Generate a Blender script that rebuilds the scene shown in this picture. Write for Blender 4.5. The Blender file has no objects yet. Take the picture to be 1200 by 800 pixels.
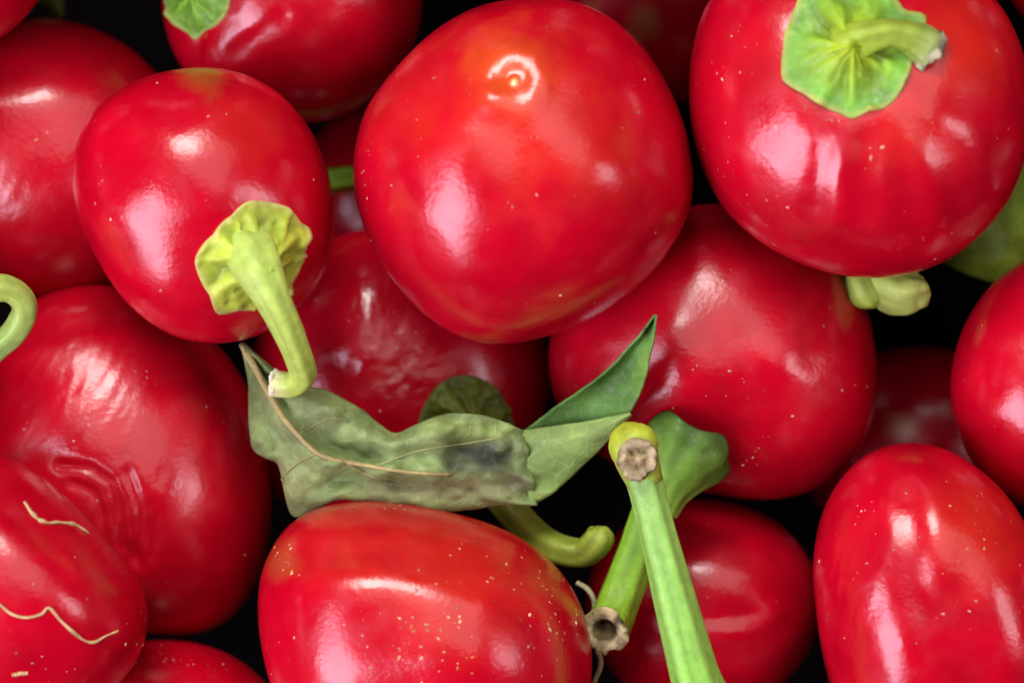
import bpy, math, random
import numpy as np
from mathutils import Vector
from mathutils.bvhtree import BVHTree

# ------------------------------------------------------------------ camera, world, lamps, exposure
S = 1e-4              # one scene unit of the layout = 0.1 mm (a pepper is about 4 cm across)
D = 4000.0            # camera height over the pile in layout units (40 cm)
sc = bpy.context.scene
col = sc.collection
cd = bpy.data.cameras.new('camera'); cam = bpy.data.objects.new('camera', cd); col.objects.link(cam)
cam.location = (0, 0, D*S)
cd.sensor_width = 36; cd.lens = 36*D/1200.0
cd.clip_start = 0.01; cd.clip_end = 20
cd.dof.use_dof = True; cd.dof.focus_distance = (D-95)*S; cd.dof.aperture_fstop = 16
sc.camera = cam

w = bpy.data.worlds.new('World'); sc.world = w; w.use_nodes = True
bg = w.node_tree.nodes['Background']; bg.inputs[0].default_value = (0.55, 0.45, 0.75, 1); bg.inputs[1].default_value = 0.012

def area(name, d, dist, sx, sy, power, colr, roll=0):
    ld = bpy.data.lights.new(name, 'AREA'); ld.shape = 'RECTANGLE'; ld.size = sx; ld.size_y = sy
    ld.energy = power; ld.color = colr
    o = bpy.data.objects.new(name, ld); col.objects.link(o)
    v = Vector(d).normalized(); o.location = v*dist
    q = (-v).to_track_quat('-Z', 'Y'); o.rotation_mode = 'QUATERNION'
    from mathutils import Quaternion
    o.rotation_quaternion = q @ Quaternion((0, 0, 1), math.radians(roll))
    return o
area('canopy_light', (0.15, 0.42, 0.895), 1.0, 0.90, 0.75, 4.3, (1.0, 0.94, 0.92))
area('window_light', (-0.69, -0.35, 0.64), 0.8, 0.42, 0.74, 12.5, (0.87, 0.79, 1.0), 18)
area('lamp_light', (-0.19, 0.66, 0.73), 0.8, 0.34, 0.28, 6.2, (1.0, 0.97, 0.94))
area('side_light', (0.76, -0.04, 0.64), 0.8, 0.28, 0.28, 1.8, (1.0, 0.86, 0.95))

sc.view_settings.view_transform = 'Standard'; sc.view_settings.look = 'None'
sc.view_settings.exposure = -0.16; sc.view_settings.gamma = 1; sc.view_settings.use_curve_mapping = False
sc.render.engine = 'CYCLES'; sc.cycles.use_denoising = True
sc.cycles.max_bounces = 5; sc.cycles.diffuse_bounces = 3; sc.cycles.glossy_bounces = 3
sc.cycles.use_adaptive_sampling = True; sc.cycles.adaptive_threshold = 0.02
sc.render.filter_size = 2.2

# ------------------------------------------------------------------ helpers
rnd = random.Random(4)
def srgb(r, g, b):
    def f(c):
        c /= 255.0
        return c/12.92 if c <= 0.04045 else ((c+0.055)/1.055)**2.4
    return np.array([f(r), f(g), f(b)])

def W(p):                      # layout (picture x, picture y, height) -> metres; takes (n,3)
    p = np.asarray(p, float); k = (D-p[..., 2])/D
    return np.stack([(p[..., 0]-600)*k*S, (400-p[..., 1])*k*S, p[..., 2]*S], -1)
def UNW(v):                    # metres -> layout
    v = np.asarray(v, float); z = v[..., 2]/S; k = D/(D-z)
    return np.stack([v[..., 0]/S*k+600, 400-v[..., 1]/S*k, z], -1)

def hsh(i, j, k, s):
    n = np.sin(i*127.1+j*311.7+k*74.7+s*19.19)*43758.5453
    return n-np.floor(n)
def vnoise(p, s=0):            # value noise in -1..1
    f = np.floor(p); t = p-f; t = t*t*(3-2*t); i, j, k = f[..., 0], f[..., 1], f[..., 2]
    x, y, z = t[..., 0], t[..., 1], t[..., 2]
    def L(a, b, u): return a+(b-a)*u
    r = L(L(L(hsh(i, j, k, s), hsh(i+1, j, k, s), x), L(hsh(i, j+1, k, s), hsh(i+1, j+1, k, s), x), y),
          L(L(hsh(i, j, k+1, s), hsh(i+1, j, k+1, s), x), L(hsh(i, j+1, k+1, s), hsh(i+1, j+1, k+1, s), x), y), z)
    return r*2-1
def fbm(p, s=0, o=3):
    a, r = 1.0, 0
    for q in range(o):
        r = r+a*vnoise(p*(2**q), s+q*7); a *= .5
    return r

BASE = {}                      # thing name -> base point
def mk(name, verts, faces, mat, parent=None, cols=None, kind=None, label=None, smooth=True):
    verts = np.asarray(verts, float)
    root = parent
    while root is not None and root.parent is not None: root = root.parent
    off = np.array(BASE[root.name]) if root is not None else np.zeros(3)
    me = bpy.data.meshes.new(name)
    fs = faces.tolist() if isinstance(faces, np.ndarray) else faces
    me.from_pydata((verts-off).tolist(), [], fs)
    if smooth: me.polygons.foreach_set('use_smooth', np.ones(len(me.polygons), bool))
    if cols is not None:
        a = me.color_attributes.new('tint', 'FLOAT_COLOR', 'POINT')
        c = np.ones((len(verts), 4), np.float32); c[:, :3] = cols
        a.data.foreach_set('color', c.ravel())
    me.materials.append(mat); me.update()
    o = bpy.data.objects.new(name, me); col.objects.link(o); o.parent = parent
    if kind: o['kind'] = kind
    if label: o['label'] = label
    return o
def thing(name, loc, label, cat, group=None):
    o = bpy.data.objects.new(name, None); col.objects.link(o); o.empty_display_size = .005
    o.location = loc; o['label'] = label; o['category'] = cat
    if group: o['group'] = group
    BASE[o.name] = tuple(loc)
    return o

# ------------------------------------------------------------------ materials
def mat_new(name):
    m = bpy.data.materials.new(name); m.use_nodes = True
    nt = m.node_tree; return m, nt, nt.nodes['Principled BSDF']
def tint_material(name, rough, spec, bump_scale, bump_str, vary, vscale, coat=0, coat_rough=.1, transl=0, gain=1.0, veins=False):
    m, nt, b = mat_new(name)
    N, L = nt.nodes, nt.links
    at = N.new('ShaderNodeAttribute'); at.attribute_name = 'tint'
    tc = N.new('ShaderNodeTexCoord')
    n1 = N.new('ShaderNodeTexNoise'); n1.inputs['Scale'].default_value = vscale; n1.inputs['Detail'].default_value = 2
    L.new(tc.outputs['Object'], n1.inputs['Vector'])
    mr = N.new('ShaderNodeMapRange'); mr.inputs[1].default_value = .3; mr.inputs[2].default_value = .7
    mr.inputs[3].default_value = gain*(1-vary); mr.inputs[4].default_value = gain*(1+vary)
    L.new(n1.outputs['Fac'], mr.inputs[0])
    mx = N.new('ShaderNodeVectorMath'); mx.operation = 'SCALE'
    L.new(at.outputs['Color'], mx.inputs[0]); L.new(mr.outputs[0], mx.inputs['Scale'])
    L.new(mx.outputs[0], b.inputs['Base Color'])
    # roughness varies a little
    rr = N.new('ShaderNodeMapRange'); rr.inputs[1].default_value = .3; rr.inputs[2].default_value = .7
    rr.inputs[3].default_value = rough*.75; rr.inputs[4].default_value = rough*1.5
    n3 = N.new('ShaderNodeTexNoise'); n3.inputs['Scale'].default_value = vscale*3; n3.inputs['Detail'].default_value = 2
    L.new(tc.outputs['Object'], n3.inputs['Vector']); L.new(n3.outputs['Fac'], rr.inputs[0]); L.new(rr.outputs[0], b.inputs['Roughness'])
    b.inputs['Specular IOR Level'].default_value = spec
    b.inputs['Coat Weight'].default_value = coat; b.inputs['Coat Roughness'].default_value = coat_rough
    n2 = N.new('ShaderNodeTexNoise'); n2.inputs['Scale'].default_value = bump_scale; n2.inputs['Detail'].default_value = 2
    L.new(tc.outputs['Object'], n2.inputs['Vector'])
    bp = N.new('ShaderNodeBump'); bp.inputs['Strength'].default_value = bump_str; bp.inputs['Distance'].default_value = 0.0002
    if veins:
        vo = N.new('ShaderNodeTexVoronoi'); vo.feature = 'DISTANCE_TO_EDGE'; vo.inputs['Scale'].default_value = 420
        nd = N.new('ShaderNodeTexNoise'); nd.inputs['Scale'].default_value = 300; nd.inputs['Detail'].default_value = 2
        L.new(tc.outputs['Object'], nd.inputs['Vector'])
        va = N.new('ShaderNodeVectorMath'); va.operation = 'MULTIPLY_ADD'; va.inputs[1].default_value = (.003, .003, .003)
        L.new(nd.outputs['Color'], va.inputs[0]); L.new(tc.outputs['Object'], va.inputs[2]); L.new(va.outputs[0], vo.inputs['Vector'])
        vr = N.new('ShaderNodeMapRange'); vr.inputs[1].default_value = 0; vr.inputs[2].default_value = .09; vr.inputs[3].default_value = 1.16; vr.inputs[4].default_value = .97
        L.new(vo.outputs['Distance'], vr.inputs[0])
        m2 = N.new('ShaderNodeMath'); m2.operation = 'MULTIPLY'; L.new(mr.outputs[0], m2.inputs[0]); L.new(vr.outputs[0], m2.inputs[1])
        L.new(m2.outputs[0], mx.inputs['Scale'])
        m3 = N.new('ShaderNodeMath'); m3.operation = 'ADD'; L.new(n2.outputs['Fac'], m3.inputs[0]); L.new(vr.outputs[0], m3.inputs[1])
        L.new(m3.outputs[0], bp.inputs['Height'])
    else: L.new(n2.outputs['Fac'], bp.inputs['Height'])
    L.new(bp.outputs[0], b.inputs['Normal'])
    if coat: L.new(bp.outputs[0], b.inputs['Coat Normal'])
    if transl:
        tr = N.new('ShaderNodeBsdfTranslucent'); L.new(mx.outputs[0], tr.inputs['Color'])
        ms = N.new('ShaderNodeMixShader'); ms.inputs[0].default_value = transl
        L.new(b.outputs[0], ms.inputs[1]); L.new(tr.outputs[0], ms.inputs[2])
        L.new(ms.outputs[0], N['Material Output'].inputs['Surface'])
    return m
SKIN = tint_material('pepper_skin', .21, .56, 1700, .16, .10, 90)
GREEN = tint_material('green_stalk', .45, .35, 1300, .4, .13, 600, gain=.80)
LEAFM = tint_material('leaf_blade', .55, .3, 900, .8, .24, 260, transl=.22, gain=.88, veins=True)
DRY = tint_material('dry_fibre', .8, .2, 1500, .8, .35, 500)
CRATE = tint_material('crate_wood', 1.0, .02, 300, .5, .3, 40)

RED = np.array([.42, .0008, .012])
ORANGE = np.array([.52, .026, .007])

# ------------------------------------------------------------------ geometry builders
_qs = {}
def quadsphere(n):
    if n in _qs: return _qs[n]
    g = np.tan(np.linspace(-1, 1, n+1)*math.pi/4)
    idx = {}; V = []; F = []
    for ax in range(3):
        for sg in (-1, 1):
            ids = np.empty((n+1, n+1), int)
            for i in range(n+1):
                for j in range(n+1):
                    c = [0, 0, 0]; c[ax] = sg; c[(ax+1) % 3] = g[i]; c[(ax+2) % 3] = g[j]
                    key = (round(c[0], 6), round(c[1], 6), round(c[2], 6))
                    if key not in idx: idx[key] = len(V); V.append(c)
                    ids[i, j] = idx[key]
            a, b, c_, d = ids[:-1, :-1].ravel(), ids[1:, :-1].ravel(), ids[1:, 1:].ravel(), ids[:-1, 1:].ravel()
            F.append(np.stack([a, b, c_, d] if sg > 0 else [d, c_, b, a], 1))
    V = np.array(V, float); V /= np.linalg.norm(V, axis=1)[:, None]
    _qs[n] = (V, np.concatenate(F)); return _qs[n]

def outline_fn(pts, c, sig=7):
    p = np.array(pts, float)-np.array(c)
    th = np.arctan2(-p[:, 1], p[:, 0]); r = np.hypot(p[:, 0], p[:, 1])
    o = np.argsort(th); th, r = th[o], r[o]
    g = np.linspace(-math.pi, math.pi, 721)[:-1]
    R = np.interp(g, np.concatenate([th-2*math.pi, th, th+2*math.pi]), np.concatenate([r, r, r]))
    k = np.exp(-.5*((np.arange(720)-360)/(sig*2.0))**2); k /= k.sum()
    Rs = np.real(np.fft.ifft(np.fft.fft(R)*np.fft.fft(np.fft.ifftshift(k))))
    # low-order version for the top of the dome
    A = np.stack([np.ones(720), np.cos(2*g), np.sin(2*g)], 1)
    co = np.linalg.lstsq(A, Rs**-2, rcond=None)[0]
    Re = (A@co)**-.5
    G = np.concatenate([g, [math.pi]])
    return (lambda t: np.interp(t, G, np.append(Rs, Rs[0]))), (lambda t: np.interp(t, G, np.append(Re, Re[0])))

def seg_dist(q, poly):
    best = np.full(len(q), 1e9)
    for a, b in zip(poly[:-1], poly[1:]):
        a = np.array(a, float); b = np.array(b, float); d = b-a
        t = np.clip(((q-a)@d)/(d@d), 0, 1); pp = a+t[:, None]*d
        best = np.minimum(best, np.hypot(*(q-pp).T))
    return best

class Body: pass
def pepper(label, c, z, rz, outline, feats=(), tints=(), n=64, p=2.15, base=RED, seed=1, low=.012, name='cherry_pepper', lobes=0, lobe_at=(0, 0), lobe_ph=0):
    """One pepper: a full solid body. c = middle in the layout, z = height of its middle, rz = half thickness."""
    R, Re = outline_fn(outline, c)
    V, F = quadsphere(n)
    rho = np.hypot(V[:, 0], V[:, 1]); th = np.arctan2(V[:, 1], V[:, 0]); nz = V[:, 2]
    s = (rho**p+np.abs(nz)**p)**(-1/p); rho2 = rho*s; nz2 = nz*s
    w_ = np.clip((rho2-.12)/.75, 0, 1); w_ = w_*w_*(3-2*w_)
    r = rho2*(Re(th)*(1-w_)+R(th)*w_)
    low_n = fbm(V*1.6+seed*3.3, seed, 2)
    k = (D-z)/D
    P = np.stack([r*np.cos(th)*k, r*np.sin(th)*k, rz*nz2], 1)
    P *= (1+low*low_n*np.abs(nz2))[:, None]
    cw = np.array([(c[0]-600)*k, (400-c[1])*k, z])
    X = P+cw
    def proj(X):
        kk = D/(D-X[:, 2]); return np.stack([X[:, 0]*kk+600, 400-X[:, 1]*kk], 1)
    q = proj(X); top = np.clip((nz2+.12)/.22, 0, 1)
    disp = .5*fbm(V*4+seed*1.7, seed+21, 1)+.06*fbm(V*15+seed, seed+31, 2)
    if lobes:
        d = q-np.array(lobe_at); a = np.arctan2(-d[:, 1], d[:, 0]); rr = np.hypot(*d.T)
        Rm = np.mean([Re(t) for t in np.linspace(-3, 3, 8)])
        disp += 0.022*Rm*np.cos(lobes*a+lobe_ph+.5*np.sin(a*2+seed))*np.clip(rr/Rm/.7, 0, 1)**1.5*np.clip(1.3-rr/Rm, 0.2, 1)
    for f in feats:
        t = f[0]
        if t == 'g':
            _, x, y, rx, ry, ang, amp = f
            d = q-np.array([x, y]); ca, sa = math.cos(math.radians(ang)), math.sin(math.radians(ang))
            u = (d[:, 0]*ca-d[:, 1]*sa)/rx; v = (d[:, 0]*sa+d[:, 1]*ca)/ry
            disp += top*amp*np.exp(-.5*(u*u+v*v))
        elif t == 'ring':
            _, x, y, rad, wd, amp = f
            d = np.hypot(q[:, 0]-x, q[:, 1]-y); disp += top*amp*np.exp(-.5*((d-rad)/wd)**2)
        elif t == 'line':
            _, poly, wd, amp = f
            disp += top*amp*np.exp(-.5*(seg_dist(q, poly)/wd)**2)
        elif t == 'wr':      # shrivelled patch
            _, x, y, rad, amp, scl, ang, st = f
            d = q-np.array([x, y]); ca, sa = math.cos(math.radians(ang)), math.sin(math.radians(ang))
            u = (d[:, 0]*ca-d[:, 1]*sa)/scl/st; v = (d[:, 0]*sa+d[:, 1]*ca)/scl
            nn = fbm(np.stack([u, v, np.zeros_like(u)+seed], 1), seed+3, 2)
            disp += top*amp*.42*nn*np.exp(-.5*(np.hypot(*d.T)/rad)**2)
    dirn = P/np.linalg.norm(P, axis=1)[:, None]
    X = X+dirn*disp[:, None]
    q = proj(X)
    C = np.repeat(base[None, :], len(X), 0)
    mot = fbm(V*5+seed, seed+11, 3)
    C = C*(1+.10*mot[:, None])
    for (x, y, rad, cc, st) in tints:
        d = np.hypot(q[:, 0]-x, q[:, 1]-y)/rad
        d = d*(1+.30*fbm(V*7, seed+5, 3))
        m = np.clip(1.15-d, 0, 1); m = (m*m*(3-2*m)*st*top)[:, None]
        C = C*(1-m)+np.array(cc)*m
    base_pt = (cw[0]*S, cw[1]*S, (z-rz)*S)
    t = thing(name, base_pt, label, 'pepper', 'red cherry peppers heaped together')
    o = mk('body', X*S, F, SKIN, t, np.clip(C, 0, 1))
    B = Body(); B.root = t; B.obj = o; B.c = c; B.z = z; B.rz = rz; B.seed = seed
    B.X = X*S; B.F = F; B._b = None; B.R = R
    return B
def bvh(B):
    if B._b is None: B._b = BVHTree.FromPolygons(B.X.tolist(), B.F.tolist())
    return B._b
def hit(B, px, py):           # point of the skin seen at (px, py), with its normal
    o = Vector((0, 0, D*S)); p = Vector(W([px, py, 0]).tolist())
    l, nn, i, d = bvh(B).ray_cast(o, (p-o).normalized())
    return (np.array(l), np.array(nn)) if l is not None else (None, None)

def catmull(P, n):
    P = np.array(P, float); m = len(P)
    Q = np.vstack([2*P[0]-P[1], P, 2*P[-1]-P[-2]])
    out = []
    for t in np.linspace(0, m-1, n):
        i = min(int(t), m-2); u = t-i
        a, b, c, d = Q[i], Q[i+1], Q[i+2], Q[i+3]
        out.append(.5*((2*b)+(-a+c)*u+(2*a-5*b+4*c-d)*u*u+(-a+3*b-3*c+d)*u**3))
    return np.array(out)

def tube(name, path, mat, parent, cA, cB=None, n=36, m=32, ribs=5, rib=.06, rough=.05, seed=0, streak=.18, flat=1.0, tip=None, label=None, caps=True, closed=False):
    """Tapering tube through (x, y, height, radius) points. cA..cB: colour along it."""
    K = catmull(path, n); ctr = W(K[:, :3]); rad = K[:, 3]*S
    tg = np.gradient(ctr, axis=0); tg /= np.linalg.norm(tg, axis=1)[:, None]
    up = np.array([.3, .2, 1.0]); nrm = []
    u = np.cross(tg[0], up); u /= np.linalg.norm(u)
    for i in range(n):
        u = u-tg[i]*(u@tg[i]); u /= np.linalg.norm(u); nrm.append(u.copy())
    nrm = np.array(nrm); bi = np.cross(tg, nrm)
    ang = np.linspace(0, 2*math.pi, m, endpoint=False)
    V, C = [], []
    cA = np.array(cA); cB = cA if cB is None else np.array(cB)
    sg = np.linspace(0, 1, n)
    for i in range(n):
        pn = np.stack([np.cos(ang)*1.3, np.sin(ang)*1.3, np.full(m, i*8.0/n)], 1)
        rr = rad[i]*(1+rib*np.cos(ribs*ang+seed+i*.03)+rough*fbm(pn+seed*5, seed, 2))
        V.append(ctr[i]+nrm[i]*(np.cos(ang)*rr)[:, None]+bi[i]*(np.sin(ang)*rr*flat)[:, None])
        cc = cA*(1-sg[i])+cB*sg[i]
        st = 1+streak*.5*np.cos(ribs*ang+seed+i*.03)+streak*1.1*fbm(np.stack([np.cos(ang)*4, np.sin(ang)*4, np.full(m, i*2.5/n)], 1)+seed, seed, 3)
        cc = cc[None, :]*st[:, None]
        if tip is not None:
            a = np.clip((sg[i]-tip[1])/(1-tip[1]), 0, 1); cc = cc*(1-a)+np.array(tip[0])*a
        C.append(cc)
    V = np.concatenate(V); C = np.concatenate(C)
    F = []
    for i in range(n-1):
        for j in range(m):
            a, b = i*m+j, i*m+(j+1) % m
            F.append([a, b, b+m, a+m])
    if caps:
        F.append(list(range(m))[::-1])
        if closed: F.append([(n-1)*m+j for j in range(m)])
    o = mk(name, V, F, mat, parent, np.clip(C, 0, 1), label=label)
    o['_'] = 0; del o['_']
    return o, ctr[-1], tg[-1], nrm[-1], bi[-1], rad[-1]

def cut_end(end, parent, cols=((.30, .24, .11), (.40, .33, .18), (.10, .07, .03)), seed=0, depth=.35, bulge=1.08, hollow=True, jag=.16):
    """The dry, ragged scar where a stalk was snapped off."""
    ctr, tg, nn, bi, r = end
    prof = [(.96, -.25), (bulge, -.05), (bulge*1.0, .12), (.86, .20), (.66, .10), (.52, -.02), (.36, -.04 if not hollow else -depth), (.18, .06 if not hollow else -depth*.8), (.0, .05 if not hollow else -depth*.7)]
    m = 48; ang = np.linspace(0, 2*math.pi, m, endpoint=False); V, C = [], []
    cs = [np.array(c) for c in cols]
    for i, (a, h) in enumerate(prof):
        jit = fbm(np.stack([np.cos(ang)*a*3.0, np.sin(ang)*a*3.0, np.full(m, h*2.0)], 1)+seed*3.1, seed, 4)
        rr = r*a*(1+.16*jit); hh = r*(h+jag*jit*(i > 0))
        V.append(ctr+nn*(np.cos(ang)*rr)[:, None]+bi*(np.sin(ang)*rr)[:, None]+tg*hh[:, None] if hasattr(hh, '__len__') else None)
        base = cs[0] if i < 3 else (cs[1] if i in (3, 4, 8) else cs[2])
        C.append(np.clip(base[None, :]*(1+.6*jit[:, None]), 0, 1))
    V = np.concatenate(V); C = np.concatenate(C); F = []
    for i in range(len(prof)-1):
        for j in range(m):
            a, b = i*m+j, i*m+(j+1) % m
            F.append([a, b, b+m, a+m])
    return mk('cut_end', V, F, DRY, parent, C)

def calyx_cap(B, outline, c, h0, colors, edge_col, seed=0, wr=5, ribs=6, name='calyx', power=1.6, lift=5, sig=2.2, folds=14):
    """Green cap lying on the shoulder of a pepper: lobed rim, ribs running in to the stalk."""
    Rf, _ = outline_fn(outline, c, sig)
    nr, nt = 26, 96
    ang = np.linspace(-math.pi, math.pi, nt, endpoint=False); Rr = Rf(ang)
    V, C = [], []
    cin, cout = [np.array(x) for x in colors]; ec = np.array(edge_col)
    last = [None]*nt
    for i in range(nr+2):
        u = min(max(i/nr, .02), 1.0); row = []; crow = []
        for j in range(nt):
            px = c[0]+u*Rr[j]*math.cos(ang[j]); py = c[1]-u*Rr[j]*math.sin(ang[j])
            l, nn = hit(B, px, py)
            if l is None: l, nn = last[j]
            last[j] = (l, nn)
            pn = np.array([[math.cos(ang[j])*2.2, math.sin(ang[j])*2.2, u*2.2+seed]])
            jit = fbm(pn*1.6, seed, 3)[0]
            rid = math.cos(ribs*ang[j]+seed+.6*math.sin(3*ang[j]))
            fold = math.cos(folds*ang[j]+2*jit+seed)
            h = h0*(1-u)**power+lift+wr*(rid*.7+fold*.35)*math.sin(math.pi*min(u*1.02, 1))*1.0+wr*.7*jit
            if u > .8: h += 5*(u-.8)/.2*(jit+.2)
            h = max(h, 2.5)
            if i == nr+1: h = -4
            row.append(l+nn*h*S)
            cc = cin*(1-u)+cout*u
            cc = cc*(1+.22*rid*(1-u*.4)+.25*jit+.08*fold)
            e = np.clip((u-.88)/.12, 0, 1)*(.75+.25*jit)
            crow.append(cc*(1-e)+ec*e)
        V += row; C += crow
    F = []
    for i in range(nr+1):
        for j in range(nt):
            a, b = i*nt+j, i*nt+(j+1) % nt
            F.append([a, b, b+nt, a+nt])
    F.append(list(range(nt))[::-1])
    return mk(name, np.array(V), F, GREEN, B.root, np.clip(np.array(C), 0, 1))

def calyx_cup(B, path, colA, colB, seed=0, lobes=5, sharp=14, n=26, m=60):
    """Cap seen from the side: a cup that flares from the stalk over the shoulder of the pepper (path runs rim -> stalk)."""
    K = catmull(path, n); ctr = W(K[:, :3]); rad = K[:, 3]*S
    tg = np.gradient(ctr, axis=0); tg /= np.linalg.norm(tg, axis=1)[:, None]
    u = np.cross(tg[0], [.2, .1, 1.0]); u /= np.linalg.norm(u)
    ang = np.linspace(0, 2*math.pi, m, endpoint=False); V, C = [], []
    colA = np.array(colA); colB = np.array(colB)
    for i in range(n):
        t = tg[i]; u = u-t*(u@t); u /= np.linalg.norm(u); b = np.cross(t, u); s = i/(n-1)
        jit = fbm(np.stack([np.cos(ang)*2, np.sin(ang)*2, np.full(m, s*3+seed)], 1), seed, 3)
        rr = rad[i]*(1+.05*np.cos(lobes*ang+seed)*(1-s)+.014*np.cos(2*lobes*ang+seed)+.06*jit)
        lb = (np.cos(lobes*ang+seed)*.5+.5)**2*sharp*S*(1-s)**2
        V.append(ctr[i]+u*(np.cos(ang)*rr)[:, None]+b*(np.sin(ang)*rr)[:, None]-t*lb[:, None])
        cc = (colA*(1-s)+colB*s)[None, :]*(1+.3*jit+.14*np.cos(lobes*2*ang+seed))[:, None]
        C.append(cc)
    # inner wall, so that the cup has thickness
    inner = V[0]*.0+V[0]; cen = V[0].mean(0)
    V.insert(0, cen+(V[0]-cen)*.90+tg[0]*6*S); C.insert(0, C[0]*.7); n2 = n+1
    V = np.concatenate(V); C = np.concatenate(C); F = []
    for i in range(n2-1):
        for j in range(m):
            a, b2 = i*m+j, i*m+(j+1) % m
            F.append([a, b2, b2+m, a+m])
    F.append([(n2-1)*m+j for j in range(m)])
    return mk('calyx', V, F, GREEN, B.root, np.clip(C, 0, 1))

def specks(B, n, clusters=(), size=(.8, 2.0), seed=0, cols=((.62, .30, .20), (.70, .45, .30), (.5, .22, .12))):
    """Fine dust and plant crumbs sticking to the skin."""
    r = random.Random(seed*31+5); V, F, C = [], [], []
    pts = []
    for i in range(int(n*.20)):
        a = r.uniform(-math.pi, math.pi); rad = float(B.R(a))*math.sqrt(r.random())*.97
        pts.append((B.c[0]+rad*math.cos(a), B.c[1]-rad*math.sin(a), 1))
    for (x, y, sx, sy, k, sz) in clusters:
        for i in range(int(k*.75)): pts.append((r.gauss(x, sx), r.gauss(y, sy), sz))
    for (x, y, sz) in pts:
        if not (-40 < x < 1240 and -40 < y < 840): continue
        l, nn = hit(B, x, y)
        if l is None: continue
        a = np.cross(nn, [.3, .5, .7]); a /= np.linalg.norm(a); b = np.cross(nn, a)
        s = (size[0]*.8+(size[1]-size[0])*r.random()**2.5*1.5)*sz*S; st = r.uniform(1, 1.9); an = r.uniform(0, 6.3)
        e1 = a*math.cos(an)+b*math.sin(an); e2 = b*math.cos(an)-a*math.sin(an)
        k0 = len(V); cc = np.array(r.choice(cols))*r.uniform(.5, 1.0)
        for q in range(5):
            t = 2*math.pi*q/5; f = r.uniform(.6, 1.1)
            V.append(l+(e1*math.cos(t)*st+e2*math.sin(t))*s*f-nn*s*.1); C.append(cc)
        V.append(l+nn*s*.5); C.append(cc)
        for q in range(5): F.append([k0+q, k0+(q+1) % 5, k0+5])
    if V: mk('dust_specks', np.array(V), F, DRY, B.root, np.array(C), kind='stuff', smooth=False)

def ell(cx, cy, rx, ry, ang=0, n=28):
    a = math.radians(ang); o = []
    for i in range(n):
        t = 2*math.pi*i/n; x, y = rx*math.cos(t), ry*math.sin(t)
        o.append((cx+x*math.cos(a)+y*math.sin(a), cy+x*math.sin(a)*-1+y*math.cos(a)))
    return o

# ------------------------------------------------------------------ setting: floor of the crate under the heap
fl = [(-420, -420), (1620, -420), (1620, 1420), (-420, 1420)]
fv = []
for zz in (-660, -710): fv += [W([x, y, zz]) for x, y in fl]
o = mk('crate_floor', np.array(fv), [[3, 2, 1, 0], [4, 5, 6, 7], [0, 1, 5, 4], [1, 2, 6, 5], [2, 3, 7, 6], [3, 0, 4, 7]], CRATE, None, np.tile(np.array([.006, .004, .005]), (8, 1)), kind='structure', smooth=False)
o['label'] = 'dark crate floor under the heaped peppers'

def shade_wall(x0, y0, x1, y1):  # unseen dark wall, added to keep low side light off the heap
    c0, c1 = np.array([(x0-600)*1.12, (400-y0)*1.12]), np.array([(x1-600)*1.12, (400-y1)*1.12])
    v = [(c0[0], c0[1], zz) for zz in (0,)]
    V = [(x, y, zz) for zz in (-710, 150) for x, y in ((c0[0], c0[1]), (c1[0], c0[1]), (c1[0], c1[1]), (c0[0], c1[1]))]
    q = mk('shade_wall', np.array(V)*S, [[3, 2, 1, 0], [4, 5, 6, 7], [0, 1, 5, 4], [1, 2, 6, 5], [2, 3, 7, 6], [3, 0, 4, 7]], CRATE, None, np.tile(np.array([.012, .009, .010]), (8, 1)), kind='structure', smooth=False)
    q['label'] = 'unseen dark wall added just beyond the picture to block low side light'
shade_wall(-455, -455, -421, 1455); shade_wall(1621, -455, 1655, 1455)
shade_wall(-420, -455, 1620, -421); shade_wall(-420, 1421, 1620, 1455)

# ------------------------------------------------------------------ the peppers
OLIVE = (.30, .09, .012)
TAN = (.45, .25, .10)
# hero pepper, blossom end up
hero = pepper('large bright round red pepper with pale ringed blossom tip, top centre', (612, 205), 60, 190,
    [(615, 1), (660, 2), (700, 13), (735, 38), (765, 75), (792, 125), (810, 175), (815, 212), (805, 255), (785, 292), (752, 330), (715, 360), (680, 378), (640, 393), (600, 401), (565, 402), (530, 390), (500, 370), (468, 335), (440, 295), (422, 250), (414, 205), (417, 165), (428, 130), (452, 98), (485, 62), (520, 33), (560, 10)],
    feats=[('g', 600, 98, 62, 56, 0, 9), ('ring', 599, 100, 31, 12, 3.8), ('g', 604, 94, 15, 13, 0, -6), ('g', 588, 116, 20, 10, 25, 3.5), ('wr', 602, 92, 30, 3.5, 22, 20, 1), ('g', 603, 96, 4, 4, 0, 3.5),
           ('line', [(600, 140), (612, 190), (622, 240)], 22, -5), ('line', [(560, 80), (500, 120), (455, 170)], 24, -3.5), ('line', [(650, 110), (720, 140), (790, 190)], 24, -3.5),
           ('line', [(500, 190), (545, 270), (575, 340)], 40, 5), ('g', 700, 200, 34, 30, 0, 5), ('line', [(560, 50), (600, 20)], 18, -2)],
    tints=[(605, 130, 130, ORANGE, .55), (600, 80, 60, (.55, .07, .012), .8), (603, 96, 7, (.50, .42, .12), .9), (470, 120, 80, ORANGE, .2), (690, 180, 90, ORANGE, .3)], n=96, seed=2)
specks(hero, 110, [(470, 100, 40, 35, 14, 1), (430, 250, 8, 50, 22, .9), (700, 70, 50, 45, 12, 1.1), (690, 350, 50, 12, 12, .9)], seed=2)
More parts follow.
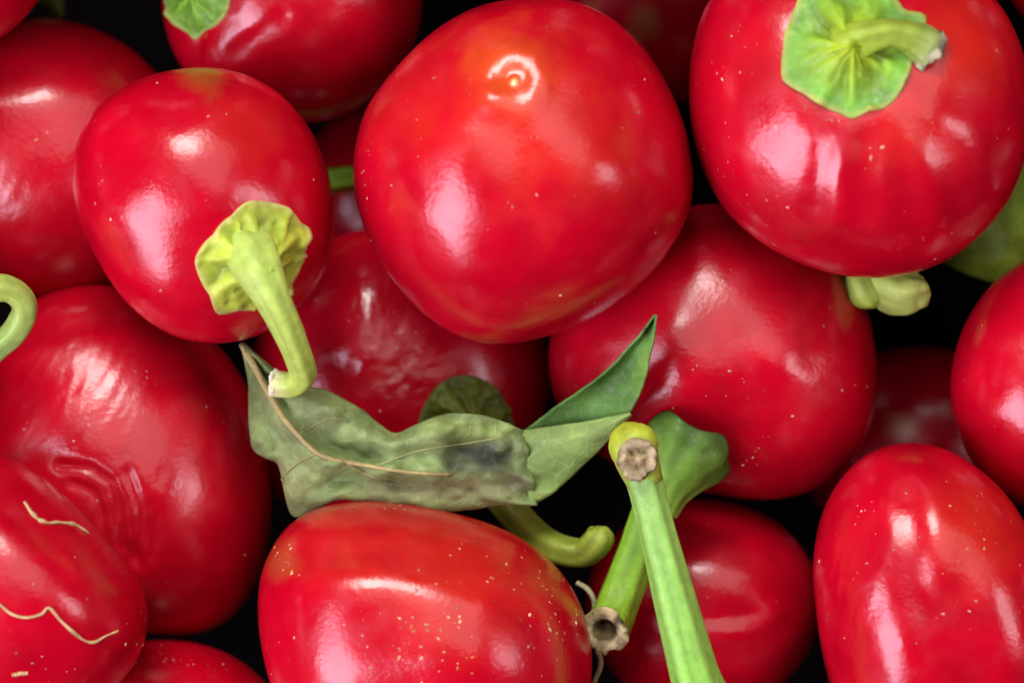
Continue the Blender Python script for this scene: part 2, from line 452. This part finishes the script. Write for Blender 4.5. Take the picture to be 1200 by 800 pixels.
# top-right pepper with calyx
pcal = pepper('red pepper with a green lobed cap and snapped stalk facing up, top right', (1006, 135), 85, 180,
    [(1000, -60), (1060, -55), (1120, -35), (1165, 0), (1192, 50), (1204, 110), (1203, 165), (1190, 215), (1165, 258), (1130, 292), (1090, 314), (1040, 325), (990, 322), (940, 308), (895, 285), (858, 255), (832, 215), (816, 170), (809, 110), (814, 50), (828, 0), (860, -35), (920, -55)],
    feats=[('g', 1000, 72, 70, 62, 0, -16), ('line', [(1000, 140), (985, 200), (980, 260)], 12, 3.2), ('line', [(960, 180), (955, 240)], 11, -2), ('line', [(1014, 170), (1014, 250)], 12, -2.2),
           ('line', [(1040, 130), (1085, 200), (1100, 260)], 14, 4), ('line', [(1060, 110), (1140, 160), (1160, 220)], 16, 3.5), ('line', [(1055, 160), (1068, 240)], 14, -2), ('g', 908, 212, 40, 36, 0, -3), ('wr', 1000, 150, 60, 2.0, 14, 88, 3.5)],
    tints=[(1120, 60, 90, ORANGE, .55), (1060, 150, 70, ORANGE, .35), (900, 80, 70, (.42, .02, .02), .3)], n=96, seed=3)
specks(pcal, 160, [(880, 80, 35, 60, 50, .8), (880, 240, 40, 25, 30, .8), (1100, 280, 40, 20, 20, .8), (1000, 160, 60, 20, 25, .8)], seed=3)
calyx_cap(pcal, [(918, 95), (918, 60), (925, 30), (938, 0), (945, -20), (970, -28), (1000, -22), (1030, -20), (1050, 0), (1060, 14), (1085, 18), (1080, 45), (1068, 75), (1062, 95), (1048, 118), (1035, 128), (1018, 130), (998, 140), (985, 133), (965, 125), (942, 110)], (1000, 62), 34,
    (srgb(165, 185, 25), srgb(100, 165, 60)), srgb(185, 180, 90), seed=4, wr=5, ribs=7, power=2.0, lift=2, sig=1.4)
st = tube('stem', [(992, 60, 215, 36), (995, 56, 243, 28), (1012, 47, 257, 20), (1040, 40, 258, 16), (1062, 43, 253, 17), (1078, 50, 247, 22), (1090, 60, 242, 24)], GREEN, pcal.root, srgb(165, 195, 50), srgb(130, 148, 62), seed=6, flat=.8, tip=(srgb(170, 185, 115), .75))
cut_end(st[1:], st[0], ((.34, .33, .20), (.36, .31, .21), (.18, .14, .08)), 7, hollow=False, bulge=1.04)

# pepper with the long bent stalk
pst = pepper('red pepper with a long bent green stalk with white snapped tip', (238, 243), 55, 150,
    [(235, 82), (270, 86), (305, 97), (335, 117), (362, 150), (380, 190), (390, 235), (391, 275), (383, 310), (368, 342), (340, 370), (310, 390), (275, 401), (240, 402), (205, 394), (172, 375), (142, 345), (118, 310), (100, 272), (90, 235), (86, 200), (92, 165), (110, 133), (140, 107), (180, 90)],
    feats=[('g', 296, 300, 46, 40, 0, -9), ('line', [(300, 240), (310, 160)], 28, -4), ('line', [(230, 300), (140, 290)], 26, -3), ('g', 220, 160, 60, 46, 0, 4), ('g', 285, 150, 40, 60, 0, 3)],
    tints=[(240, 84, 36, OLIVE, .7), (285, 150, 60, ORANGE, .35)], n=96, seed=5)
specks(pst, 85, [(110, 230, 8, 50, 14, .8)], seed=5)
calyx_cap(pst, [(228, 305), (250, 275), (272, 252), (290, 236), (316, 237), (338, 245), (352, 262), (361, 266), (354, 285), (352, 310), (342, 330), (330, 350), (305, 360), (280, 362), (254, 367), (246, 345), (234, 325)], (296, 298), 62,
    (srgb(185, 212, 75), srgb(175, 190, 60)), srgb(205, 190, 115), seed=2, wr=8, ribs=6, power=2.2, folds=11, lift=2, sig=1.3)
st = tube('stem', [(291, 290, 150, 30), (295, 298, 190, 29), (306, 320, 210, 25), (321, 352, 208, 20), (337, 386, 194, 17), (349, 416, 174, 15.5), (355, 438, 152, 15.5), (343, 450, 136, 15), (322, 448, 130, 15)], GREEN, pst.root, srgb(178, 205, 95), srgb(172, 198, 82), seed=3, n=44, tip=(srgb(215, 215, 150), .86))
cut_end(st[1:], st[0], ((.58, .55, .38), (.62, .58, .44), (.42, .38, .24)), 3, hollow=False, bulge=1.1, jag=.1)

# left edge
pl = pepper('dark red pepper at the left edge, half shaded above the bent stalk pepper', (48, 190), -200, 140,
    ell(48, 190, 172, 168), feats=[('g', 60, 120, 90, 26, 8, 5), ('line', [(0, 150), (180, 130)], 20, -2), ('wr', 5, 215, 40, 1.8, 12, 60, 2.5)],
    tints=[(10, 220, 40, (.42, .06, .06), .3)], n=64, seed=7)
specks(pl, 30, [(20, 150, 30, 30, 14, .9), (10, 230, 20, 40, 16, .9), (175, 82, 10, 8, 5, 1.1)], seed=7)
ptl = pepper('red pepper cut off by the top left corner of the picture', (-62, -62), -20, 110, ell(-62, -62, 122, 122), n=40, seed=8)
# upper pepper with pointed calyx lobe
pt = pepper('dark red pepper with a pointed light green cap at the top edge', (342, 2), -195, 150,
    ell(342, 2, 153, 143), feats=[('line', [(232, 40), (228, 80), (230, 120)], 6, -5), ('g', 300, 30, 60, 30, 40, 4), ('line', [(280, 60), (330, 20)], 9, -3.5), ('g', 236, 10, 30, 30, 0, -6), ('wr', 300, 30, 40, 2.5, 16, 45, 2)], n=64, seed=9)
specks(pt, 40, seed=9)
calyx_cap(pt, [(199, 5), (203, -25), (225, -50), (255, -45), (275, -20), (270, 0), (262, 22), (250, 33), (240, 36), (232, 46), (224, 40), (212, 30), (202, 15)], (236, -8), 14, (srgb(120, 175, 40), srgb(115, 170, 55)), srgb(190, 205, 110), seed=8, wr=4, ribs=6)
st = tube('stem', [(236, -10, -98, 22), (232, -26, -76, 17), (226, -50, -62, 15), (212, -80, -58, 15)], GREEN, pt.root, srgb(140, 185, 60), seed=9)
cut_end(st[1:], st[0], seed=9)

# big shrivelled pepper on the left
pw = pepper('big shrivelled dark red pepper on the left with wrinkled skin and wide glare', (146, 540), -150, 165,
    [(112, 332), (160, 342), (205, 360), (245, 395), (278, 435), (300, 485), (312, 545), (316, 605), (308, 660), (290, 705), (258, 735), (215, 746), (170, 740), (110, 725), (50, 690), (0, 640), (-25, 580), (-35, 510), (-30, 450), (-5, 390), (45, 348)],
    feats=[('g', 100, 450, 50, 44, 30, -4), ('wr', 140, 595, 36, 4, 16, 55, 2.0), ('line', [(70, 545), (105, 548), (130, 565), (140, 600), (138, 640)], 5, -3.5), ('line', [(85, 566), (108, 575), (120, 600), (124, 640)], 4.5, -3), ('line', [(150, 555), (163, 590), (166, 625), (158, 655)], 5, -3.5), ('line', [(178, 590), (182, 620), (176, 650)], 5, -2.5), ('line', [(150, 640), (165, 660)], 6, -3), ('wr', 90, 450, 55, 1.6, 9, 60, 3), ('g', 195, 610, 40, 60, 20, 6), ('line', [(60, 385), (130, 372)], 8, -3)],
    tints=[(130, 600, 60, (.36, .008, .015), .3)], n=96, seed=11)
specks(pw, 60, [(165, 460, 14, 25, 12, 1), (20, 345, 12, 10, 5, 1)], seed=11)
# bottom left pepper with straw
pb = pepper('smooth red pepper in the bottom left corner with tan straw fibres on it', (14, 690), 75, 150,
    [(0, 534), (28, 546), (60, 572), (95, 605), (130, 642), (156, 675), (171, 705), (173, 735), (165, 762), (150, 790), (125, 815), (80, 840), (20, 850), (-50, 845), (-110, 810), (-145, 745), (-150, 680), (-130, 610), (-90, 560), (-40, 535)],
    feats=[('g', 30, 680, 70, 50, 40, 4), ('line', [(0, 620), (90, 690), (130, 760)], 26, 3), ('line', [(-20, 760), (60, 790)], 20, -3)], n=64, seed=12)
specks(pb, 45, [(162, 740, 6, 25, 10, 1.1), (30, 780, 30, 12, 14, 1)], seed=12)
pbb = pepper('red pepper at the bottom edge showing only its upper curve', (192, 905), -100, 145, ell(192, 905, 160, 156), n=64, seed=13)
specks(pbb, 40, [(200, 775, 40, 12, 40, .8)], seed=13)
# bottom centre
pbc = pepper('bright red pepper at the bottom centre, dusted with pale specks, below the leaf', (498, 752), 40, 175,
    [(303, 692), (308, 660), (322, 630), (345, 607), (375, 593), (410, 588), (455, 590), (500, 596), (545, 606), (590, 621), (625, 640), (655, 668), (676, 697), (689, 735), (694, 775), (690, 815), (672, 860), (630, 900), (570, 925), (500, 932), (430, 920), (370, 885), (335, 845), (317, 795), (307, 740)],
    feats=[('line', [(370, 685), (450, 680), (560, 700)], 22, 4.5), ('line', [(330, 650), (420, 640), (520, 650)], 16, -3.5), ('line', [(355, 720), (390, 800)], 26, 4), ('g', 560, 770, 60, 40, 0, 4), ('line', [(450, 740), (480, 800)], 30, -4)],
    tints=[(520, 670, 120, ORANGE, .55), (330, 655, 26, OLIVE, .5), (400, 640, 80, ORANGE, .3), (650, 660, 40, OLIVE, .25)], n=96, seed=14)
specks(pbc, 190, [(480, 755, 60, 30, 120, 1.05), (650, 710, 25, 35, 80, 1.1), (600, 650, 35, 18, 24, 1.4), (335, 658, 10, 14, 26, 1.1), (450, 592, 60, 4, 14, 1), (490, 600, 60, 5, 16, 1)], seed=14, cols=((.70, .42, .18), (.75, .50, .28), (.60, .25, .10)))
# middle pepper under the leaf
pm = pepper('dark wrinkled red pepper lying under the dry leaf, between the bent stalk and hero peppers', (462, 435), -245, 150,
    [(415, 272), (460, 268), (520, 285), (580, 320), (625, 370), (648, 430), (640, 490), (610, 545), (560, 585), (490, 605), (420, 608), (350, 600), (305, 570), (285, 520), (284, 460), (300, 400), (335, 335), (375, 290)],
    feats=[('g', 420, 345, 24, 46, 0, 6), ('wr', 465, 432, 30, 6, 13, 30, 1.8), ('wr', 440, 380, 50, 1.2, 8, 80, 2.5), ('g', 440, 475, 30, 20, 0, 4)], tints=[(470, 420, 40, (.36, .02, .02), .4)], n=96, seed=15)
specks(pm, 60, [(470, 420, 35, 35, 40, .8)], seed=15)
calyx_cap(pm, [(490, 500), (500, 470), (512, 452), (530, 441), (550, 440), (572, 448), (590, 468), (598, 490), (600, 520), (580, 545), (540, 545), (505, 530)], (548, 492), 22, (srgb(110, 125, 25), srgb(95, 115, 40)), srgb(120, 125, 60), seed=12, wr=7, ribs=5)
st = tube('stem', [(550, 500, -95, 26), (568, 545, -82, 22), (592, 588, -62, 20), (622, 622, -40, 19), (650, 642, -14, 18), (680, 648, -4, 17), (696, 638, 6, 17.5), (704, 627, 12, 16.5), (706, 620, 15, 10), (706, 617, 16, 3)], GREEN, pm.root, srgb(125, 145, 50), srgb(160, 178, 62), seed=5, n=50, closed=True)
# right middle pepper, its stalk runs down to the left
pr = pepper('red pepper right of centre whose green cap and stalk point down left', (836, 415), -130, 160,
    [(1026, 440), (1022, 490), (1005, 530), (975, 562), (938, 580), (898, 586), (850, 580), (790, 570), (720, 545), (665, 500), (643, 440), (645, 390), (670, 330), (715, 280), (775, 250), (840, 240), (905, 252), (965, 290), (1005, 340), (1021, 390)],
    feats=[('g', 828, 352, 34, 28, 0, -3), ('g', 925, 424, 34, 24, -10, 6), ('line', [(792, 395), (800, 450)], 24, 5), ('line', [(960, 330), (950, 420)], 16, -4), ('line', [(860, 400), (870, 500)], 18, -4), ('g', 810, 545, 50, 34, 0, -14)], n=96, seed=16)
specks(pr, 90, [(970, 350, 4, 30, 8, 1), (840, 460, 40, 30, 20, .9), (885, 540, 15, 8, 12, 1)], seed=16)
calyx_cup(pr, [(800, 530, -8, 60), (795, 541, 0, 55), (788, 555, 8, 42), (779, 574, 14, 30), (769, 596, 18, 25)], srgb(52, 84, 24), srgb(135, 185, 60), seed=3.6, sharp=11)
st = tube('stem', [(776, 570, 12, 27), (762, 602, 18, 24), (746, 645, 18, 23), (730, 690, 20, 24), (715, 727, 40, 25), (709, 738, 60, 25)], GREEN, pr.root, srgb(120, 182, 50), srgb(150, 195, 48), seed=8)
cut_end(st[1:], st[0], seed=8, depth=.6, bulge=1.12)
# right edge
pre = pepper('red pepper at the right edge with a bright lavender glint', (1240, 450), -30, 125,
    [(1200, 304), (1165, 332), (1138, 370), (1122, 410), (1116, 450), (1120, 490), (1132, 525), (1155, 560), (1185, 585), (1220, 600), (1270, 602), (1320, 575), (1350, 520), (1362, 450), (1345, 370), (1300, 310), (1245, 292)],
    feats=[('g', 1185, 485, 26, 40, 30, 4)], n=64, seed=17)
specks(pre, 45, seed=17)
# bottom right
pbr = pepper('long ridged red pepper in the bottom right corner with streaked glints', (1098, 705), 45, 155,
    [(1060, 518), (1095, 521), (1130, 538), (1162, 566), (1190, 602), (1212, 645), (1230, 700), (1240, 760), (1240, 820), (1222, 870), (1180, 905), (1120, 915), (1060, 905), (1010, 870), (982, 825), (968, 770), (959, 710), (955, 655), (962, 612), (978, 573), (1002, 542), (1030, 524)],
    feats=[('line', [(1085, 560), (1096, 620), (1100, 670)], 18, 5), ('line', [(1040, 590), (1050, 640)], 17, 3.5), ('line', [(1066, 590), (1074, 650), (1090, 760)], 15, -3.5), ('line', [(1015, 690), (1050, 760), (1070, 830)], 24, 7), ('line', [(1110, 690), (1150, 800)], 24, -5), ('line', [(1150, 600), (1200, 700), (1215, 800)], 30, 4), ('wr', 985, 680, 36, 2.5, 9, 75, 4)],
    tints=[(1150, 640, 80, ORANGE, .5), (1120, 600, 60, ORANGE, .3)], n=96, seed=18)
specks(pbr, 150, [(1140, 620, 20, 50, 40, .9), (1020, 600, 30, 30, 22, 1), (1050, 525, 20, 5, 6, 1.2)], seed=18)
# low pepper behind stalks
pls = pepper('small dark red pepper behind the two green stalks, bottom right of centre', (824, 708), -180, 125,
    ell(824, 708, 138, 124), feats=[('line', [(800, 745), (870, 742), (905, 720)], 10, 3.5), ('line', [(790, 725), (880, 722)], 10, -3), ('g', 850, 675, 60, 22, -8, 4)], n=64, seed=19)
specks(pls, 40, seed=19)
# deep peppers seen in the gaps
pd1 = pepper('shaded red pepper with tan patches, deep between the hero and top right peppers', (795, -55), -330, 150, ell(795, -55, 175, 175), tints=[(756, 22, 26, TAN, .55), (738, 50, 20, TAN, .6), (690, 14, 18, TAN, .35)], n=40, seed=20)  # a few tan patches tinted into the skin colour
pd2 = pepper('very dark shaded red pepper deep in the gap beside the right edge pepper', (1075, 530), -470, 110, ell(1075, 530, 135, 125), tints=[(1058, 498, 20, TAN, .6)], n=40, seed=21)
pd3 = pepper('very dark shaded pepper with a green stalk, deep left of the hero pepper', (480, 235), -430, 120, ell(480, 235, 140, 125), n=40, seed=22)
st = tube('stem', [(470, 205, -325, 22), (440, 207, -285, 18), (410, 209, -255, 16), (385, 212, -240, 16), (350, 218, -235, 15)], GREEN, pd3.root, srgb(110, 150, 40), seed=11)
cut_end(st[1:], st[0], seed=11)
pd4 = pepper('hidden pepper whose pale green stalk end pokes out under the top right pepper', (1040, 205), -265, 105, ell(1040, 205, 120, 110), n=40, seed=23)
calyx_cup(pd4, [(1042, 268, -165, 58), (1040, 290, -135, 46), (1036, 310, -110, 30)], srgb(95, 130, 40), srgb(140, 170, 60), seed=6)
st = tube('stem', [(1038, 300, -115, 27), (1030, 318, -85, 25), (1042, 334, -55, 27), (1060, 341, -44, 27), (1076, 340, -40, 22), (1085, 338, -38, 14), (1088, 337, -38, 4)], GREEN, pd4.root, srgb(150, 180, 75), srgb(190, 205, 105), seed=12, ribs=4, rib=.1, rough=.12, streak=.3, closed=True)
st2 = tube('stem', [(1030, 312, -85, 20), (1012, 322, -66, 20), (1014, 338, -54, 22), (1019, 350, -50, 19), (1023, 358, -50, 10), (1024, 361, -50, 3)], GREEN, pd4.root, srgb(170, 190, 100), srgb(165, 200, 60), seed=13, ribs=4, closed=True)
# peppers beyond the frame whose stalks reach into it
pol = pepper('pepper beyond the left edge whose hooked green stalk curls into view', (-160, 430), 25, 120, ell(-160, 430, 125, 130), n=40, seed=24)
calyx_cap(pol, ell(-80, 400, 36, 44), (-80, 400), 18, (srgb(150, 185, 60), srgb(120, 160, 50)), srgb(180, 190, 100), seed=21)
st = tube('stem', [(-75, 395, 115, 24), (-40, 360, 125, 19), (-5, 338, 122, 16), (20, 345, 112, 15), (29, 365, 102, 14.5), (18, 388, 92, 15), (-2, 406, 84, 15), (-18, 420, 80, 15)], GREEN, pol.root, srgb(175, 190, 80), srgb(135, 170, 90), seed=14, n=50)
cut_end(st[1:], st[0], seed=14)
pob = pepper('pepper below the bottom edge whose straight pale stalk rises into view', (900, 1060), -20, 140, ell(900, 1060, 155, 150), n=40, seed=25)
calyx_cup(pob, [(872, 935, 60, 62), (862, 912, 74, 50), (850, 880, 82, 36)], srgb(110, 160, 50), srgb(150, 195, 70), seed=9)
st = tube('stem', [(856, 895, 78, 36), (836, 845, 92, 31), (815, 790, 104, 27), (795, 715, 116, 24), (775, 640, 124, 21.5), (760, 580, 124, 20), (752, 552, 124, 21)], GREEN, pob.root, srgb(130, 190, 60), srgb(155, 205, 100), seed=15, n=50, ribs=6, rib=.05)
st2, *e = tube('knob', [(757, 565, 122, 21), (748, 538, 128, 25), (743, 520, 134, 28), (741, 506, 134, 24), (740, 497, 134, 14), (740, 494, 134, 4)], GREEN, pob.root, srgb(150, 175, 60), srgb(190, 200, 50), seed=16, ribs=3, n=20, closed=True)
ce = (W([747, 538, 163]), np.array([.05, -.15, 1.0])/1.012, np.array([1.0, 0, -.05]), np.array([0, 1.0, .15]), 23*S)
cut_end(ce, st2, ((.20, .15, .07), (.36, .29, .16), (.24, .18, .09)), 17, hollow=False, bulge=1.0, jag=.2)

# the heap goes on beyond the picture: neighbours that shade its edges
WHERE = ['above the bent stalk pepper at the top left', 'above the gap left of the hero pepper', 'above the gap right of the hero pepper', 'above the capped pepper at the top right', 'beyond the top right corner', 'right of the right edge pepper',
    'right of the ridged bottom right pepper', 'beyond the bottom right corner', 'below the speckled bottom centre pepper', 'below the bottom edge pepper, left of centre', 'beyond the bottom left corner', 'left of the pepper with straw fibres', 'left of the shaded left edge pepper']
for k_, (x_, y_, z_, r_, e_) in enumerate([(140, -195, 60, 148, 1.05), (515, -218, 40, 150, .95), (752, -190, -10, 150, 1.0), (1010, -262, 20, 165, .9), (1330, -70, 50, 150, 1.1), (1450, 290, 20, 150, .95),
        (1420, 690, 40, 160, 1.1), (1240, 1100, 10, 150, 1.0), (590, 1110, 20, 150, .95), (300, 1190, 30, 145, 1.05), (-50, 1050, 40, 160, 1.0), (-330, 760, 30, 160, 1.0), (-300, 150, 50, 150, 1.05)]):
    pepper('red pepper out of view '+WHERE[k_], (x_, y_), z_, r_*.93, ell(x_, y_, r_, r_*e_, 20*k_), n=40, seed=40+k_)

# ------------------------------------------------------------------ leaf
def poly_eval(P, n): return catmull(P, n)
def leaf_patch(edges, nu, nv, cols, seed, bulge=0, noise=4):
    """edges: list of cross curves (each a list of points along the leaf); lofts between them."""
    E = np.array([catmull(e, nu) for e in edges])            # (k, nu, 3)
    k = len(edges); G = []
    for i in range(nu):
        G.append(catmull(E[:, i, :], nv) if k > 2 else E[0, i]+(E[1, i]-E[0, i])*np.linspace(0, 1, nv)[:, None])
    G = np.array(G)                                          # (nu, nv, 3)
    v = np.linspace(0, 1, nv)
    G[:, :, 2] += bulge*np.sin(np.pi*v)[None, :]
    nn = fbm(np.stack([G[..., 0]/46, G[..., 1]/34, np.full(G.shape[:2], seed)], -1), seed, 3)
    G[:, :, 2] += noise*nn
    cr = 1-2*np.abs(vnoise(np.stack([(G[..., 0]+G[..., 1]*.6)/58, (G[..., 1]-G[..., 0]*.35)/30, np.full(G.shape[:2], seed+.5)], -1), seed+4))
    G[:, :, 2] += noise*.7*cr; G[:, :, 1] += 1.6*nn; G[:, :, 0] += 1.2*cr
    F = [[i*nv+j, i*nv+j+1, (i+1)*nv+j+1, (i+1)*nv+j] for i in range(nu-1) for j in range(nv-1)]
    return G.reshape(-1, 3), F, nn.reshape(-1)
mid = [(284, 404, 5), (305, 442, 30), (330, 486, 52), (355, 515, 60), (380, 535, 64), (430, 545, 62), (480, 553, 62), (530, 556, 60), (584, 549, 56), (623, 544, 43)]
A = [[(286, 402, 0), (314, 428, 20), (347, 450, 36), (385, 459, 46), (425, 481, 34), (462, 506, 30), (505, 490, 58), (550, 484, 72), (592, 495, 66), (613, 506, 52)],
     mid,
     [(283, 405, 0), (291, 450, -5), (296, 524, 14), (326, 545, 18), (345, 604, 0), (395, 584, 34), (460, 592, 26), (530, 597, 22), (590, 590, 32), (629, 590, 33)]]
def between(a, b, t, dz):
    a = catmull(a, 19); b = catmull(b, 19); g = a+(b-a)*t; x = np.linspace(0, 1, 19)
    g[:, 2] += dz*np.sin(np.pi*np.clip(x*1.05, 0, 1))**.6*(1+.35*np.sin(x*17+t*9)); return g.tolist()
def densify(a): return catmull(a, 19).tolist()
A = [densify(A[0]), between(A[0], A[1], .30, 16), between(A[0], A[1], .72, -13), densify(A[1]), between(A[1], A[2], .4, -9), between(A[1], A[2], .8, 7), densify(A[2]), (catmull(A[2], 19)+np.array([2, -2, -20])).tolist()]
leaf_root = thing('leaf', W([470, 540, 20]), 'limp curled grey green leaf with folded pointed tip among the peppers', 'leaf')
vA, fA, nA = leaf_patch(A, 130, 60, None, 3, noise=12)
q = vA
cA_ = np.repeat(srgb(126, 146, 88)[None], len(vA), 0)*(1+.22*nA[:, None])
def blot(C, x, y, rx, ry, c, st, nz):
    d = np.hypot((q[:, 0]-x)/rx, (q[:, 1]-y)/ry)*(1+.35*nz); m = np.clip(1.2-d, 0, 1); m = (m*m*(3-2*m)*st)[:, None]
    return C*(1-m)+np.array(c)*m
cA_ = blot(cA_, 560, 536, 58, 26, srgb(78, 84, 66), .8, nA*1.6); cA_ = blot(cA_, 572, 537, 26, 16, srgb(36, 38, 34), .9, nA*2); cA_ = blot(cA_, 535, 545, 26, 10, srgb(60, 62, 52), .7, nA*2); cA_ = blot(cA_, 600, 565, 30, 22, srgb(104, 96, 80), .6, nA); cA_ = blot(cA_, 345, 560, 30, 40, srgb(150, 150, 105), .5, nA)
cA_ = blot(cA_, 520, 575, 130, 22, srgb(125, 115, 85), .7, nA)
cA_ = blot(cA_, 550, 503, 70, 14, srgb(150, 175, 95), .7, nA)
cA_ = blot(cA_, 425, 492, 30, 22, srgb(85, 110, 60), .6, nA)
cA_ = blot(cA_, 360, 500, 60, 50, srgb(138, 150, 100), .6, nA)
B_ = [[(604, 505, 44), (650, 499, 55), (700, 491, 66), (737, 484, 78)], [(612, 543, 34), (650, 527, 47), (697, 506, 60), (738, 485, 78)], [(620, 591, 25), (655, 570, 36), (697, 530, 52), (739, 486, 77)]]
vB, fB, nB = leaf_patch(B_, 40, 24, None, 5, noise=3.5, bulge=9)
cB_ = np.repeat(srgb(132, 160, 84)[None], len(vB), 0)*(1+.18*nB[:, None])
C_ = [[(612, 505, 42), (660, 470, 58), (705, 440, 84), (740, 402, 108), (768, 368, 118)], [(676, 497, 53), (700, 466, 66), (728, 432, 88), (750, 400, 108), (768.6, 368, 118)], [(737, 485, 74), (749, 463, 84), (757, 437, 94), (763, 408, 106), (769.5, 368, 118)]]
vC, fC, nC = leaf_patch(C_, 40, 20, None, 6, noise=3, bulge=-16)
cC_ = np.repeat(srgb(88, 128, 58)[None], len(vC), 0)*(1+.18*nC[:, None])
q = vC; cC_ = blot(cC_, 758, 440, 12, 60, srgb(125, 165, 60), .6, nC); cC_ = blot(cC_, 757, 388, 7, 9, srgb(50, 60, 50), .8, nC)
V = np.concatenate([vA, vB, vC]); nA0, nB0 = len(vA), len(vB)
Fs = fA+[[i+nA0 for i in f] for f in fB]+[[i+nA0+nB0 for i in f] for f in fC]
blade = mk('blade', W(V), Fs, LEAFM, leaf_root, np.clip(np.concatenate([cA_*1.2, cB_*1.15, cC_*1.1]), 0, 1))
sm = blade.modifiers.new('thickness', 'SOLIDIFY'); sm.thickness = 2.6*S; sm.offset = 0
LB = BVHTree.FromPolygons(W(vA).tolist(), fA)
def on_leaf(x, y, z):
    o_ = Vector((0, 0, D*S)); p_ = Vector(W([x, y, 0]).tolist()); l = LB.ray_cast(o_, (p_-o_).normalized())[0]
    return (x, y, z) if l is None else (x, y, l[2]/S+3)
def vein(pts, r0, r1, c, name='vein'):
    pts = [on_leaf(*p_) for p_ in catmull(pts, 16)]
    n = len(pts); P = [(x, y, z, r0+(r1-r0)*i/(n-1)) for i, (x, y, z) in enumerate(pts)]
    return tube(name, P, LEAFM, leaf_root, c, n=40, m=8, ribs=2, rib=0, closed=True)[0]
vein([(x, y, z+4) for x, y, z in mid[:8]], 4.4, 1.8, srgb(185, 172, 112), 'midrib')
vein([(372, 530, 66), (345, 545, 52), (330, 562, 36)], 1.6, .8, srgb(165, 162, 105))
vein([(350, 508, 62), (385, 490, 60), (410, 492, 56)], 1.6, .8, srgb(165, 162, 105))
vein([(440, 546, 66), (490, 528, 70), (540, 520, 74), (590, 512, 72)], 1.6, .8, srgb(165, 168, 110))
vein([(400, 540, 66), (440, 560, 60), (480, 572, 52)], 1.5, .8, srgb(150, 145, 95))

# dim green leaf deep at the right edge
lr = thing('leaf', W([1170, 270, -150]), 'dim olive green leaf deep in the gap at the right edge', 'leaf')
E_ = [[(1085, 300, -190), (1130, 318, -170), (1172, 330, -160), (1230, 320, -160)], [(1090, 260, -170), (1135, 270, -140), (1180, 275, -120), (1240, 260, -120)], [(1100, 190, -180), (1150, 190, -150), (1195, 190, -140), (1250, 190, -140)]]
vE, fE, nE = leaf_patch(E_, 30, 24, None, 9, noise=7)
q = vE; cE = np.repeat(srgb(98, 115, 20)[None], len(vE), 0)*(1+.3*nE[:, None]); cE = blot(cE, 1195, 245, 16, 40, srgb(130, 160, 40), .8, nE)
bl = mk('blade', W(vE), fE, LEAFM, lr, np.clip(cE, 0, 1)); sm = bl.modifiers.new('thickness', 'SOLIDIFY'); sm.thickness = 5*S; sm.offset = 0
# dim green leaf scrap top left
ls = thing('leaf', W([60, 0, -240]), 'tiny dim green leaf scrap in the dark gap at the top left corner', 'leaf')
E_ = [[(25, -30, -240), (40, 0, -235), (66, 26, -240)], [(50, -35, -225), (58, -5, -220), (72, 20, -232)], [(80, -30, -235), (76, 0, -230), (74, 18, -238)]]
vE, fE, nE = leaf_patch(E_, 16, 12, None, 10, noise=3)
bl = mk('blade', W(vE), fE, LEAFM, ls, np.clip(np.repeat(srgb(80, 90, 25)[None], len(vE), 0)*(1+.3*nE[:, None]), 0, 1)); sm = bl.modifiers.new('thickness', 'SOLIDIFY'); sm.thickness = 4*S; sm.offset = 0

# ------------------------------------------------------------------ straw fibres and dry tendrils
def fibre(B, pts, r, label, seed, colr=(.52, .36, .17), name='straw_fibre', lift=.3):
    K = catmull([(x, y, 0) for x, y in pts], 12); P = []
    for x, y, _ in K:
        l, nn = hit(B, x, y)
        if l is None: continue
        u = UNW(l+nn*lift*S); P.append((u[0], u[1], u[2], r))
    t = thing(name, W(np.array(P[len(P)//2][:3])), label, 'straw', 'dry fibres stuck to the peppers')
    for i, p_ in enumerate(P):
        P[i] = (p_[0], p_[1], p_[2], r*(.55+.5*abs(math.sin(i*1.7+seed))+(-.35 if i in (0, len(P)-1) else 0)))
    tube('strand', P, DRY, t, colr, closed=True, n=80, m=7, ribs=2, rib=.2, rough=.5, seed=seed, streak=.3)
fibre(pb, [(28, 588), (40, 604), (52, 612), (70, 612), (88, 615), (103, 625)], 2.8, 'short thick tan straw fibre on the upper part of the bottom left pepper', 1)
fibre(pb, [(-12, 698), (5, 712), (20, 722), (45, 722), (56, 712), (72, 728), (90, 744), (107, 753), (120, 747), (138, 739)], 2.1, 'long zigzag tan straw fibre across the bottom left pepper', 2)
fibre(pb, [(14, 791), (22, 789), (33, 788)], 2.4, 'tiny straight tan straw crumb near the bottom left corner', 3)
td = thing('dry_tendril', W([700, 720, -60]), 'thin dry curled tendril beside the hollow cut stalk end', 'tendril')
tube('strand', [(676, 682, -10, 3), (690, 692, -6, 3.4), (697, 710, -10, 3.2), (690, 735, -14, 3), (700, 760, -20, 3.2), (704, 778, -26, 3), (696, 800, -34, 2.6)], DRY, td, (.40, .36, .20), closed=True, n=50, m=8, seed=3)
